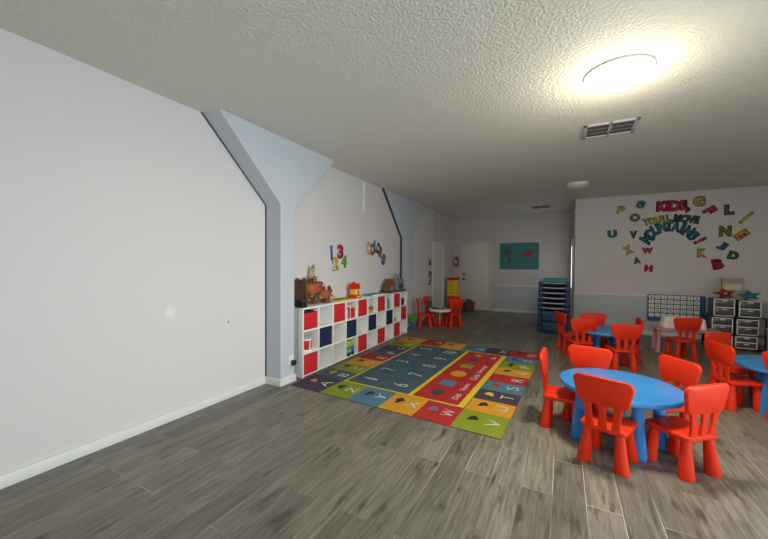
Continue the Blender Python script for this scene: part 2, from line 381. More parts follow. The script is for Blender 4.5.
# glazed door in the side of the partition, seen almost edge on
d3 = struct(thing('door_3', (0, 0, 0)))
b = MB()
for (p, q, z0, z1) in ((9.62, 9.69, 0, 2.15), (10.55, 10.62, 0, 2.15), (9.69, 10.55, 2.08, 2.15)): b.box(XP-.05, p, z0, XP, q, z1)
b.build('door_frame', 'trim', d3)
b = MB(); b.box(XP-.035, 9.69, .01, XP, 10.55, 2.08, 'trim'); b.build('door_leaf', 'trim', d3)
b = MB(); b.box(XP-.045, 9.8, .9, XP-.035, 10.45, 1.98); b.build('pane', 'daypane', d3)

# ------------------------------------------------------------------ ceiling fittings
def dome(name, loc, r, glass, label, sx=1.0):
    t = thing(name, loc, 0, label, 'light')
    b = MB(); b.lathe([(r*.98, 0), (r*1.0, -.006), (r*.99, -.016), (r*.9, -.017)], 'trim', 40, sx=sx); b.build('rim', None, t)
    b = MB(); b.lathe([(r*.975, -.0165), (r*.955, -.04), (r*.82, -.068), (r*.6, -.088), (r*.3, -.098), (r*.02, -.1)], glass, 40, sx=sx); b.build('glass_dome', None, t)
    return t
dome('ceiling_light', (0.36, 3.24, H), .235, 'lampglass', 'lit round flush-mount ceiling light glowing above the tables', 1.0)
pl = bpy.data.lights.new('ceiling_lamp_glow', 'AREA'); pl.shape = 'DISK'; pl.size = .42; pl.energy = 62; pl.color = (1.0, .86, .62)
po = bpy.data.objects.new('ceiling_lamp_glow', pl); C.objects.link(po); po.location = (.36, 3.24, H-.104)
pl = bpy.data.lights.new('ceiling_lamp_side_glow', 'POINT'); pl.energy = 23; pl.color = (1.0, .88, .66); pl.shadow_soft_size = .2
po = bpy.data.objects.new('ceiling_lamp_side_glow', pl); C.objects.link(po); po.location = (.36, 3.24, H-.34)
dome('ceiling_light', (0.22, 7.30, H), .185, 'lampoff', 'unlit pale round ceiling light towards the back of the room')
def vent(name, x, y, wx, wy, label):
    t = thing(name, (x, y, H), 0, label, 'vent')
    b = MB()
    for (a0, b0, a1, b1) in ((-wx/2, -wy/2, wx/2, -wy/2+.035), (-wx/2, wy/2-.035, wx/2, wy/2), (-wx/2, -wy/2, -wx/2+.035, wy/2), (wx/2-.035, -wy/2, wx/2, wy/2), (-.012, -wy/2, .012, wy/2)):
        b.box(a0, b0, -.018, a1, b1, 0, bev=.003)
    b.build('frame', 'vent', t)
    b = MB(); b.box(-wx/2+.02, -wy/2+.02, -.004, wx/2-.02, wy/2-.02, -.001); b.build('backing', 'ventdark', t)
    b = MB(); n = int(wy/.085)
    for i in range(n):
        yy = -wy/2+.045+i*(wy-.09)/(n-1)
        b.box(-wx/2+.03, -.008, -.001, wx/2-.03, .008, .001, mtx=Matrix.Translation((0, yy, -.010)) @ Matrix.Rotation(math.radians(20), 4, 'X'))
    b.build('louvre_slats', 'vent', t)
    return t
vent('ceiling_vent', .43, 4.52, .50, .42, 'white louvred air vent in the ceiling behind the lit lamp')
vent('ceiling_vent', -.55, 9.78, .47, .5, 'small dark ceiling vent near the far wall')

# ------------------------------------------------------------------ cube storage along the left wall
SX0, SX1, SY0, SP, SHT = XL+.012, -2.97, 3.37, .333, .913
t = thing('storage_shelf', ((SX0+SX1)/2, SY0+SP*5, 0), 0, 'long low white cube storage unit, three rows of ten cubes, along the left wall', 'shelf')
cx, cy = (SX0+SX1)/2, SY0+SP*5
TH = .022; RH = (SHT-TH)/3
def lb(b, x0, y0, z0, x1, y1, z1, bev=.0015): b.box(x0-cx, y0-cy, z0, x1-cx, y1-cy, z1, bev=bev)
b = MB()
for k in range(11):
    yy = SY0+SP*k
    lb(b, SX0+.006, yy-TH/2 if 0 < k < 10 else (yy if k == 0 else yy-TH), 0 if k in (0, 10) else TH*.5, SX1, yy+TH/2 if 0 < k < 10 else (yy+TH if k == 0 else yy), SHT-TH*.5)
b.build('upright_panels', 'white', t)
b = MB(); lb(b, SX0, SY0-.004, SHT-TH, SX1+.003, SY0+SP*10+.004, SHT); b.build('top_panel', 'white', t)
b = MB()
for k in range(3): lb(b, SX0+.006, SY0+TH, RH*k + (.012 if k == 0 else 0), SX1-.001, SY0+SP*10-TH, RH*k+TH)
b.build('shelf_panels', 'white', t)
b = MB(); lb(b, SX0, SY0+.003, .0, SX0+.006, SY0+SP*10-.003, SHT-.01, 0); b.build('back_panel', 'white', t)

def make_bin(m, label):
    t = thing('storage_bin', (0, 0, 0), 0, label, 'bin')
    b = MB(); w_, d_, h_ = .285, .25, .262
    # open-topped fabric box; local +X is the front
    for (x0, y0, z0, x1, y1, z1) in ((-d_/2, -w_/2, 0, d_/2, w_/2, .006), (-d_/2, -w_/2, 0, -d_/2+.006, w_/2, h_), (d_/2-.006, -w_/2, 0, d_/2, w_/2, h_), (-d_/2, -w_/2, 0, d_/2, -w_/2+.006, h_), (-d_/2, w_/2-.006, 0, d_/2, w_/2, h_)):
        b.box(x0, y0, z0, x1, y1, z1, bev=.002)
    b.build('fabric_box', m, t)
    b = MB(); b.tube([(d_/2, -.045, h_-.07), (d_/2+.006, -.04, h_-.075), (d_/2+.008, 0, h_-.08), (d_/2+.006, .04, h_-.075), (d_/2, .045, h_-.07)], .004); b.build('pull_strap', m, t)
    return t
rowname = {2: 'top row', 1: 'middle row', 0: 'bottom row'}
ordn = ['first', 'second', 'third', 'fourth', 'fifth', 'sixth', 'seventh', 'eighth', 'ninth', 'tenth']
RB = [(0, 2), (2, 2), (4, 2), (6, 2), (8, 2), (9, 1), (0, 0), (4, 0), (6, 0), (8, 0)]; NBn = [(1, 1), (3, 1), (5, 1), (7, 1)]
for lst, mm, cn in ((RB, 'redfab', 'red'), (NBn, 'navy', 'navy blue')):
    pr = None
    for (k, r) in lst:
        lab = f'{cn} fabric bin in the {rowname[r]}, {ordn[k]} column of the white cube shelf'
        loc = (SX1-.137, SY0+SP*(k+.5), RH*r+TH+.001)
        if pr is None: pr = make_bin(mm, lab); place(pr, loc); pr['group'] = f'{cn} fabric bins in the cube shelf'; first_bin = pr if mm == 'redfab' else first_bin
        else: dup(pr, loc, 0, lab)
first_bin.scale = (1, 1, .85)
def cell(k, r, dx=-.12): return Vector((SX1+dx, SY0+SP*(k+.5), RH*r+TH+.001))
# small things in the open cubes
b = MB(); b.box(-.10, -.11, 0, .10, .09, .022, 'black', bev=.006); b.box(-.06, -.08, .022, .06, .0, .032, 'dark', bev=.003)
o = place(b.build('tablet'), (SX1-.13, SY0+SP*.5, RH*2+TH+.264)); o.location.z = RH*2+TH+.001+.262*.85+.001
tag(o, 'flat black device lying on top of the first red bin of the cube shelf', 'gadget')
def bookrow(k, r, cols, lab, grp):
    p = cell(k, r, -.03); y = -.15
    for i, (m_, w_, h_, d_) in enumerate(cols):
        t = thing('picture_book', (p.x, p.y+y+w_/2, p.z), 0, lab[i], 'book', grp)
        b = MB(); b.box(-d_, -w_/2, 0, 0, w_/2, h_, bev=.0015); b.build('cover', m_, t)
        b = MB(); b.box(-d_-.002, -w_/2+.003, .004, -.004, w_/2-.003, h_+.001); b.build('pages', 'white', t)
        y += w_+.002
bookrow(3, 2, [('redfab', .045, .19, .14), ('white', .02, .16, .13), ('dred', .06, .18, .15), ('white', .018, .21, .14), ('redfab', .075, .17, .12), ('dred', .05, .16, .12), ('white', .015, .12, .1)],
        ['red picture book standing at the left end of the fourth cube', 'white picture book second from the left in the fourth cube', 'thick crimson picture book in the left middle of the fourth cube',
         'tall white picture book in the middle of the fourth cube', 'thickest red book right of middle in the fourth cube', 'short crimson book near the right side of the fourth cube', 'smallest white book at the right end of the fourth cube'], 'books in the top row of the cube shelf')
def stub(name, parts, loc, label, cat, group=None):
    t = thing(name, loc, 0, label, cat, group)
    for (pn, m_, f) in parts:
        b = MB(); f(b); b.build(pn, m_, t)
    return t
p = cell(0, 1, -.11); stub('toy_drum', [('shell', 'redfab', lambda b: b.lathe([(.085, 0), (.09, .01), (.09, .15), (.085, .16)], None, 24)),
    ('rim', 'white', lambda b: b.lathe([(.093, 0), (.095, .01), (.093, .02)], None, 24)), ('rim', 'white', lambda b: b.lathe([(.093, .145), (.095, .155), (.093, .165)], None, 24)),
    ('drum_stripe', 'white', lambda b: b.box(.080, -.012, .02, .094, .004, .145))],
    p, 'red and white toy drum in the middle row, first column of the cube shelf', 'toy')
p = cell(2, 1, -.10); stub('toy_ball', [('ball_body', 'orange', lambda b: b.ball((0, 0, .05), .05)), ('patch', 'tan', lambda b: b.ball((.018, 0, .06), .036))], p+Vector((0, -.08, 0)), 'small brown toy ball in the middle row, third column of the cube shelf', 'toy')
p = cell(3, 0, -.09)
stub('toy_truck', [('cab', 'lime', lambda b: b.box(-.06, -.09, .14, .06, .08, .23, bev=.012)), ('chassis', 'sky', lambda b: b.box(-.065, -.10, .03, .065, .02, .139, bev=.01)),
    ('tank', 'brightblue', lambda b: b.box(-.06, .022, .028, .06, .10, .139, bev=.01)), ('wheel', 'black', lambda b: b.cone((.05, -.06, .03), (.07, -.06, .03), .03, .03)), ('wheel', 'black', lambda b: b.cone((.05, .06, .03), (.07, .06, .03), .03, .03)),
    ('stripe', 'lime', lambda b: b.box(.064, -.09, .06, .068, .0, .1))], p, 'lime and teal plastic toy in the bottom row, fourth column of the cube shelf', 'toy')
p = cell(5, 2, -.10)
stub('toy_basket', [('basket', 'tan', lambda b: b.lathe([(.07, 0), (.10, .07), (.103, .075), (.09, .06), (.06, .01)], None, 20)), ('leaf', 'green', lambda b: [b.ball((random.uniform(-.05, .05), random.uniform(-.06, .06), .08+random.uniform(0, .02)), .032) for _ in range(7)]),
    ('fruit', 'redfab', lambda b: [b.ball((.05, y, .085), .02) for y in (-.05, .02, .055)])], p, 'small basket of green and red play food in the sixth cube of the top row', 'basket')
bookrow(7, 2, [('brightblue', .03, .22, .14), ('white', .045, .2, .14), ('green', .05, .19, .13), ('sky', .05, .2, .14), ('lime', .05, .15, .12)],
        ['blue picture book at the left end of the eighth cube', 'white picture book second from left in the eighth cube', 'green picture book in the middle of the eighth cube', 'teal picture book right of middle in the eighth cube', 'lime picture book at the right end of the eighth cube'], 'books in the top row of the cube shelf')
p = cell(8, 1, -.09); stub('toy_turtle', [('shell', 'green', lambda b: b.ball((0, 0, .045), .045, sc=(1, 1.3, .8))), ('head', 'lime', lambda b: b.ball((.03, .06, .04), .02)), ('foot', 'lime', lambda b: [b.ball((sx*.035, sy*.04, .014), .014) for sx in (-1, 1) for sy in (-1, 1)])], p, 'small green toy in the middle row, ninth column of the cube shelf', 'toy')
p = cell(9, 2, -.09); stub('black_pouch', [('pouch', 'black', lambda b: b.box(-.05, -.1, 0, .06, .08, .15, bev=.02)), ('strap', 'dark', lambda b: b.tube([(.0, -.06, .14), (0, -.04, .2), (0, .03, .2), (0, .05, .14)], .006))], p, 'black pouch in the tenth cube of the top row', 'bag')

# ------------------------------------------------------------------ on top of the storage unit
ZT = SHT+.001
def autumn():
    t = thing('autumn_display', (-3.11, 3.835, ZT), 0, 'brown and orange autumn decoration heap at the near end of the white cube shelf', 'decoration')
    b = MB()
    for i in range(9): b.box(-.115+.0, -.32+i*.042, 0, -.095, -.285+i*.042, .27+.02*math.sin(i*2.1), bev=.004)
    b.build('fence_backdrop', 'brown', t)
    b = MB()
    for i in range(5): b.box(-.09+i*.04, -.315, .02, -.06+i*.04, -.30, .26, bev=.003)
    b.box(-.11, -.325, .0, .1, -.30, .03); b.box(-.11, -.325, .25, .1, -.30, .275); b.build('crate_side', 'brown', t)
    b = MB()
    for (x, y, z, r) in ((.02, -.16, .17, .085), (-.03, .0, .18, .09), (.03, .1, .1, .07)):
        for k in range(8):
            a = k*PI/4; b.ball((x+.35*r*math.cos(a), y+.35*r*math.sin(a), z), r*.7, sc=(1, 1, 1.05), n=10)
    b.build('pumpkin', 'orange', t)
    b = MB()
    for (x, y, z) in ((.02, -.16, .255), (-.03, 0, .27), (.03, .1, .17)): b.cone((x, y, z-.04), (x+.01, y+.01, z+.01), .012, .008)
    b.build('pumpkin_stem', 'brown', t)
    b = MB(); rnd = random.Random(3)
    for i in range(95):
        x, y, z = rnd.uniform(-.06, .085), rnd.uniform(-.27, .26), 0
        z = rnd.uniform(.02, .30-.6*abs(y+.05)); s_ = .035
        q = Matrix.Translation((x, y, z)) @ Matrix.Rotation(rnd.uniform(0, 6), 4, 'Z') @ Matrix.Rotation(rnd.uniform(-1.3, 1.3), 4, 'X')
        b.prism([(0, -s_), (s_*.8, -.2*s_), (s_*.4, 0), (s_*.5, .8*s_), (0, s_*.5), (-s_*.5, .8*s_), (-s_*.4, 0), (-s_*.8, -.2*s_)], lambda u, v, d, q=q: q @ Vector((u, v, d)), 0, .004, ['rust', 'orange', 'brown', 'tan'][i % 4])
    b.build('leaves', None, t)
    b = MB(); b.cone((-.05, -.05, .27), (-.06, -.02, .34), .035, .02, n=12); b.ball((-.06, -.02, .375), .028); b.build('figure_body', 'tan', t)
    b = MB(); b.cone((-.06, -.02, .388), (-.06, -.015, .43), .03, .004, n=12); b.build('figure_hat', 'orange', t)
    b = MB(); b.box(-.05, .13, 0, .05, .25, .05, bev=.01); b.box(-.04, .15, .05, .04, .22, .09, bev=.01); b.build('log_slice', 'brown', t)
    b = MB(); b.ball((.04, .19, .12), .04, sc=(.8, 1, 1)); b.ball((.05, .19, .17), .025); b.build('plush_bird', 'rust', t)
    t.scale = (1.0, 1.12, 1.32)
autumn()
t = thing('black_box', (-3.03, 3.42, ZT), 0, 'small black box on the near corner of the white cube shelf', 'box')
b = MB(); b.box(-.08, -.045, 0, .05, .045, .085, bev=.006); b.build('box_body', 'black', t); b = MB(); b.box(-.083, -.048, .085, .053, .048, .11, bev=.004); b.build('lid', 'dark', t)
t = thing('puzzle_tray', (-3.10, 4.40, ZT), math.radians(4), 'flat yellow and dark puzzle tray on top of the cube shelf', 'puzzle')
b = MB(); b.box(-.10, -.19, 0, .11, .19, .018, bev=.004); b.build('tray', 'yellow', t)
b = MB(); b.box(-.09, -.16, .019, .05, -.02, .034, bev=.004); b.box(-.07, .0, .019, .06, .15, .03, bev=.004); b.build('puzzle_pieces', 'dolive', t)
t = thing('toy_house', (-3.12, 4.83, ZT), 0, 'red and yellow toy house on top of the cube shelf', 'toy')
b = MB(); b.box(-.08, -.12, 0, .08, .12, .06, bev=.01); b.build('base', 'red', t)
b = MB(); b.box(-.06, -.09, .06, .06, .09, .17, bev=.008); b.build('house_wall', 'yellow', t)
b = MB(); b.prism([(-.115, .165), (.115, .165), (.06, .26), (-.06, .26)], lambda u, v, d: Vector((d, u, v)), -.075, .075); b.ball((0, -.03, .265), .03); b.build('roof', 'red', t)
for y, m_ in ((-.05, 'white'), (.045, 'orange')):
    b = MB(); b.box(.06, y-.022, .075, .066, y+.022, .13, bev=.003); b.build('door' if m_ == 'orange' else 'window', m_, t)
b = MB(); b.box(.08, -.05, .012, .086, .05, .045); b.build('number_panel', 'yellow', t); t.scale = (.9, .72, .95)
t = thing('picture_book', (-3.10, 5.47, ZT), math.radians(-6), 'flat teal book lying on top of the cube shelf beside the toy house', 'book')
b = MB(); b.box(-.11, -.2, 0, .1, .2, .022, bev=.003); b.build('cover', 'sky', t); b = MB(); b.box(-.105, -.19, .003, .102, .197, .019); b.build('pages', 'white', t)
b = MB(); b.box(-.05, -.12, .0225, .05, .08, .026); b.build('title_panel', 'mlblue', t)
t = thing('wooden_tray', (-3.11, 6.36, ZT), 0, 'long brown wooden tray at the far end of the cube shelf', 'tray')
b = MB(); b.box(-.12, -.44, 0, .12, .34, .018, bev=.004); b.box(.105, -.44, .018, .12, .34, .045, bev=.003); b.box(-.12, -.44, .018, -.105, .34, .045, bev=.003); b.build('tray_body', 'brown', t)
t = thing('wooden_rainbow', (-3.11, 6.12, ZT+.019), 0, 'arched brown wooden stacking toy in the tray on the cube shelf', 'toy')
for i, (ro, ri, m_) in enumerate(((.17, .138, 'brown'), (.136, .104, 'rust'), (.102, .07, 'orange'), (.068, .036, 'sky'))):
    b = MB(); n = 18; o_ = [(ro*math.cos(PI*k/n), ro*math.sin(PI*k/n)*1.5) for k in range(n+1)]; i_ = [(ri*math.cos(PI*k/n), ri*math.sin(PI*k/n)*1.5) for k in range(n+1)]
    b.prism(o_+i_[::-1], lambda u, v, d: Vector((d, u, v)), -.05, .05); b.build('arch', m_, t, smooth=30)
t = thing('lunch_bag', (-3.11, 6.49, ZT+.019), 0, 'grey-blue bag with two handles in the tray at the far end of the cube shelf', 'bag')
b = MB(); b.box(-.08, -.15, 0, .08, .15, .20, bev=.035, seg=3); b.build('bag_body', 'greyblue', t)
for sx in (-.04, .04):
    b = MB(); b.tube([(sx, -.07, .19), (sx, -.06, .24), (sx, -.02, .28), (sx, .02, .28), (sx, .06, .24), (sx, .07, .19)], .007); b.build('handle', 'dark', t)
b = MB(); b.box(.075, -.1, .04, .088, .1, .12, bev=.006); b.build('front_pocket', 'dark', t); t.scale = (1, 1.15, 1.25)

# ------------------------------------------------------------------ left wall: stickers, strip, outlet
RY, UZ = (0, 1, 0), (0, 0, 1)
def lw(txt, y, z, wd, h, m, lab, grp, ang=0):
    t = thing('letter_sticker' if txt.isalpha() else 'number_sticker', (XL, y, z), 0, lab, 'wall sticker', grp)
    text_obj('outline', txt, (.0, 0, 0), RY, UZ, wd*1.1, h*1.08, 'outline', t, .075, .0, .001, ang)
    text_obj('colour_layer', txt, (.0, 0, 0), RY, UZ, wd, h, m, t, .045, .0011, .001, ang)
G1 = 'number stickers on the left wall'; G2 = 'letter stickers on the left wall'
lw('1', 4.37, 1.66, .055, .22, 'brightblue', 'blue number 1 sticker on the wall above the cube shelf', G1, .1)
lw('2', 4.47, 1.49, .15, .2, 'brightyel', 'yellow number 2 sticker on the wall above the cube shelf', G1, .1)
lw('3', 4.61, 1.69, .17, .22, 'dred', 'red number 3 sticker on the wall above the cube shelf', G1)
lw('4', 4.72, 1.53, .14, .2, 'green', 'green number 4 sticker on the wall above the cube shelf', G1, -.1)
for ch, y, z, m_, cn, a in (('C', 5.53, 1.78, 'brightyel', 'yellow letter C', .15), ('O', 5.68, 1.77, 'dred', 'red letter O', 0), ('L', 5.80, 1.83, 'dteal', 'teal letter L', 0), ('O', 5.91, 1.80, 'purple', 'purple letter O', -.15), ('R', 6.02, 1.72, 'dolive', 'olive letter R', -.3), ('S', 6.13, 1.58, 'brightblue', 'blue letter S', -.4)):
    lw(ch, y, z, .15, .22, m_, cn+' sticker on the wall above the far part of the cube shelf', G2, a)
# slim plastic sensor strip hanging at the ceiling line
b = MB(); b.box(XL, 5.30, 2.44, XL+.03, 5.345, 2.985, bev=.004); tag(b.build('cable_cover', 'white'), 'slim white vertical cable cover high on the left wall', 'cable cover')
t = thing('wall_outlet', (-3.01, 3.20, .275), 0, 'white wall outlet low on the near column', 'outlet')
b = MB(); b.box(0, -.04, -.06, .008, .04, .06, bev=.003); b.build('cover_plate', 'white', t)
b = MB(); b.box(.008, -.015, .015, .0105, .015, .045, bev=.001); b.box(.008, -.015, -.045, .0105, .015, -.015, bev=.001); b.build('socket', 'trim', t)
t = thing('power_cord', (-3.0, 3.21, .26), 0, 'black power plug and cord running up beside the cube shelf', 'cord')
b = MB(); b.box(.001, -.028, -.045, .05, .028, .02, bev=.01); b.build('plug', 'black', t)
b = MB(); b.tube([(.03, .02, -.01), (.03, .06, -.03), (.0, .105, .02), (-.02, .115, .2), (-.02, .115, .4), (-.02, .12, .6), (-.03, .13, .662)], .0032, n=8); b.build('cord', 'black', t)
# streamlined blue and red sticker beside the doorway
t = thing('wall_sticker', (XL, 8.86, 1.30), 0, 'tall blue and red sticker on the left wall beside the doorway', 'wall sticker')
def flat(name, pts, m_, par, lift=0, fn=None):
    b = MB(); b.prism(pts, fn or (lambda u, v, d: Vector((d, u, v))), lift, lift+.001); return b.build(name, m_, par, smooth=0)
flat('upper_shape', [(-.05, .15), (.05, .15), (.07, .22), (0, .40), (-.06, .24)], 'dblue', t)
flat('middle_shape', [(-.10, .0), (.06, -.02), (.10, .1), (.04, .15), (-.05, .15)], 'silver', t)
flat('middle_shape', [(-.06, -.18), (.08, -.16), (.10, -.02), (-.06, .0)], 'dslate', t)
flat('lower_shape', [(-.10, -.38), (.02, -.40), (.08, -.25), (.10, -.18), (.02, -.18), (-.02, -.3)], 'dred', t); t.scale = (1, 1.7, 1)

# ------------------------------------------------------------------ far wall
t = thing('world_map_poster', (-1.215, YF-.003, 1.755), 0, 'teal world map poster on the far wall right of the door', 'poster')
b = MB(); b.box(-.565, -.003, -.41, .565, .002, .41); b.build('paper_sheet', 'mapsea' if 'mapsea' in M else 'sky', t)
M['mapsea'] = mat('map_sea', (0.035, 0.20, 0.20), .5, var=.12, vscale=3)
t.children[0].data.materials[0] = M['mapsea']
fnx = lambda u, v, d: Vector((u, -d, v))
land = lambda pts, m_: flat('continent', pts, m_, t, .004, fnx)
M['mapland'] = mat('map_land', (0.02, 0.11, 0.13), .5); M['mapred'] = mat('map_red', (0.32, 0.02, 0.05), .5); M['mapgreen'] = mat('map_green', (0.05, 0.17, 0.09), .5)
land([(-.48, .2), (-.36, .26), (-.24, .18), (-.26, .08), (-.33, .0), (-.37, -.03), (-.41, .08), (-.47, .12)], 'mapland')
land([(-.33, -.03), (-.24, -.04), (-.2, -.12), (-.25, -.22), (-.29, -.3), (-.31, -.2)], 'mapland')
land([(.04, .04), (.10, .08), (.17, .14), (.32, .18), (.44, .12), (.36, .03), (.28, -.02), (.2, .02), (.1, .0)], 'mapred')
land([(.05, -.01), (.16, -.02), (.2, -.08), (.16, -.22), (.13, -.25), (.1, -.12), (.04, -.06)], 'mapgreen')
land([(.34, -.14), (.43, -.12), (.44, -.2), (.36, -.22)], 'mapgreen')
t = thing('fire_extinguisher', (-3.16, YF-.06, 1.40), 0, 'small dark red fire extinguisher hung on the far wall left of the door', 'fire extinguisher')
b = MB(); b.lathe([(.04, 0), (.05, .012), (.05, .25), (.04, .29), (.018, .31)], None, 20); b.build('cylinder_body', 'dred', t)
b = MB(); b.cone((0, 0, .31), (0, 0, .34), .018, .018); b.box(-.012, -.06, .335, .012, .03, .355, bev=.003); b.build('valve_handle', 'black', t)
b = MB(); b.tube([(.0, -.01, .33), (.05, -.01, .33), (.065, -.01, .25), (.06, -.01, .1)], .009); b.build('hose', 'black', t)
b = MB(); b.box(-.03, -.053, .12, .03, -.048, .22); b.build('instruction_label', 'white', t)
b = MB(); b.box(-.055, .045, .02, .055, .06, .3); b.build('bracket', 'black', t)

# yellow drawer unit by the corner
t = thing('drawer_tower', (-3.02, 10.30, 0), 0, 'yellow drawer tower with red top in the far left corner', 'drawers')
b = MB(); b.box(-.15, -.14, .38, .15, .14, 1.0, bev=.008); b.build('body', 'yellow', t)
for k in range(5):
    b = MB(); b.box(-.14, -.15, .40+k*.118, .14, -.139, .51+k*.118, bev=.004); dr = b.build('drawer', 'yellow', t)
    b = MB(); b.box(-.05, -.16, .475+k*.118, .05, -.149, .49+k*.118, bev=.002); b.build('handle', 'dark', dr)
b = MB(); b.box(-.155, -.155, 1.001, .155, .145, 1.07, bev=.01); b.build('top_tray', 'redfab', t)
b = MB(); b.box(-.14, -.13, 0, .14, .13, .379, bev=.005); b.build('stand', 'brown', t)
t = thing('wicker_basket', (-2.68, 10.86, 0), 0, 'dark wicker basket of odds and ends on the floor below the door', 'basket')
b = MB(); b.lathe([(.15, 0), (.19, .12), (.21, .26), (.215, .28), (.2, .27), (.17, .05)], None, 24); b.build('basket_body', 'brown', t)
b = MB()
for i in range(9): b.ball((random.uniform(-.11, .11), random.uniform(-.1, .1), .27+random.uniform(0, .07)), .055, ['rust', 'dark', 'tan'][i % 3])
b.build('contents', None, t)

# cots
def make_cot(label):
    t = thing('stacking_cot', (0, 0, 0), 0, label, 'cot', 'stacked nap cots')
    for y0 in (0, 1.24):
        b = MB()
        b.box(-.29, y0, .015, .29, y0+.05, .055, bev=.008)
        e = b.build('end_bar', 'cotblue', t)
        for sx in (-1, 1):
            b = MB(); b.box(sx*.265-.045, y0-.005, -.03, sx*.265+.045, y0+.07, .075, bev=.01); b.build('corner_foot', 'cotblue', e)
    b = MB(); b.tube([(-.215, -.004, .055), (-.15, -.012, .048), (0, -.014, .045), (.15, -.012, .048), (.215, -.004, .055)], .012); b.build('end_tube', 'silver', t)
    for sx in (-1, 1):
        b = MB(); b.tube([(sx*.275, .05, .06), (sx*.275, 1.24, .06)], .012); b.build('side_rail', 'silver', t)
    b = MB(); b.box(-.262, .05, .055, .262, 1.24, .061); b.build('sleeping_sheet', 'cotmesh', t)
    return t
labs = ['dark blue nap cot at the bottom of the tall stack', 'dark blue nap cot second from the bottom of the stack', 'dark blue nap cot third from the bottom of the stack', 'dark blue nap cot fourth from the bottom of the stack', 'dark blue nap cot fifth from the bottom of the stack',
        'dark blue nap cot fifth from the top of the stack', 'dark blue nap cot fourth from the top of the stack', 'dark blue nap cot third from the top of the stack', 'dark blue nap cot second from the top of the stack', 'dark blue nap cot at the top of the stack under the teal sheet']
ct = make_cot(labs[0]); NC = 10
for k in range(NC):
    loc = (-.19+.002*k, 8.30, .04+k*.112)
    if k == 0: place(ct, loc)
    else: dup(ct, loc, 0, labs[k])
t = thing('folded_sheet', (-.17, 8.3, .04+9*.112+.076), 0, 'teal folded sheet lying on top of the cot stack', 'sheet')
b = MB(); b.box(-.27, -.02, 0, .29, 1.28, .022, bev=.008); b.build('lower_fold', 'teal', t); b = MB(); b.box(-.24, -.015, .023, .27, 1.2, .045, bev=.01); b.build('upper_fold', 'teal', t)
# blue mat leaning on the lower front of the stack
t = thing('folded_mat', (-.19, 8.20, 0), 0, 'dark blue folded mat standing in front of the lower cots', 'mat')
for i, m_ in enumerate(('cotblue', 'cotmesh', 'cotblue', 'cotmesh')):
    b = MB(); b.box(-.2, -.03, .001+i*.12, .2, .05, .119+i*.12, bev=.012); b.build('mat_panel', m_, t)

# ------------------------------------------------------------------ alphabet rug
RU, RV = 2.485, 3.2
rug = thing('alphabet_rug', (-.449, 3.0, 0), math.radians(-2.6), 'large colourful alphabet and number rug on the floor in front of the cube shelf', 'rug')
# local: x from -RU..0, y 0..RV
tw = RU/6; tv = RV/9
cell_cols = {}
b = MB()
def quad(x0, y0, x1, y1, m, z=.0065):
    vs = [b.bm.verts.new((x, y, z)) for x, y in ((x0, y0), (x1, y0), (x1, y1), (x0, y1))]; b._fin([b.bm.faces.new(vs)], m)
b.box(-RU, 0, .0005, 0, RV, .006, 'mpurple')
left = ['mpurple', 'mblue', 'mgreen', 'morange', 'mred', 'mblue', 'mpurple', 'mgreen', 'morange']
right = ['mgreen', 'morange', 'mpurple', 'mlblue', 'mred', 'morange', 'mgreen', 'mlblue', 'mred']
near = ['mgreen', 'mlblue', 'morange', 'mred']; far = ['mred', 'morange', 'mlblue', 'mpurple']
tiles = []
EC, ER = .455, .445                                # edge column width, edge row height
ex = [-RU, -RU+EC] + [-RU+EC+(RU-2*EC)*k/4 for k in (1, 2, 3)] + [-EC, 0]
ey = [0, ER] + [ER+(RV-2*ER)*k/7 for k in range(1, 7)] + [RV-ER, RV]
for i in range(9):
    quad(ex[0], ey[i], ex[1], ey[i+1], left[i]); tiles.append((ex[0], ey[i], ex[1], ey[i+1], 'ABCDEFGHI'[i]))
    quad(ex[5], ey[i], ex[6], ey[i+1], right[i]); tiles.append((ex[5], ey[i], ex[6], ey[i+1], 'VUTSRQPON'[i]))
for i in range(4):
    quad(ex[i+1], 0, ex[i+2], ER, near[i]); tiles.append((ex[i+1], 0, ex[i+2], ER, 'ZYXW'[i]))
    quad(ex[i+1], RV-ER, ex[i+2], RV, far[i]); tiles.append((ex[i+1], RV-ER, ex[i+2], RV, 'JKLM'[i]))
ix0, ix1, iy0, iy1 = -RU+EC+.01, -EC-.01, ER+.005, RV-ER-.005; dv = -1.095
quad(ix0, iy0, ix1, iy1, 'myellow', .0068)
quad(ix0+.03, iy0+.03, dv-.025, iy1-.03, 'mblue', .0071); quad(dv+.025, iy0+.03, ix1-.07, iy1-.03, 'mred', .0071)
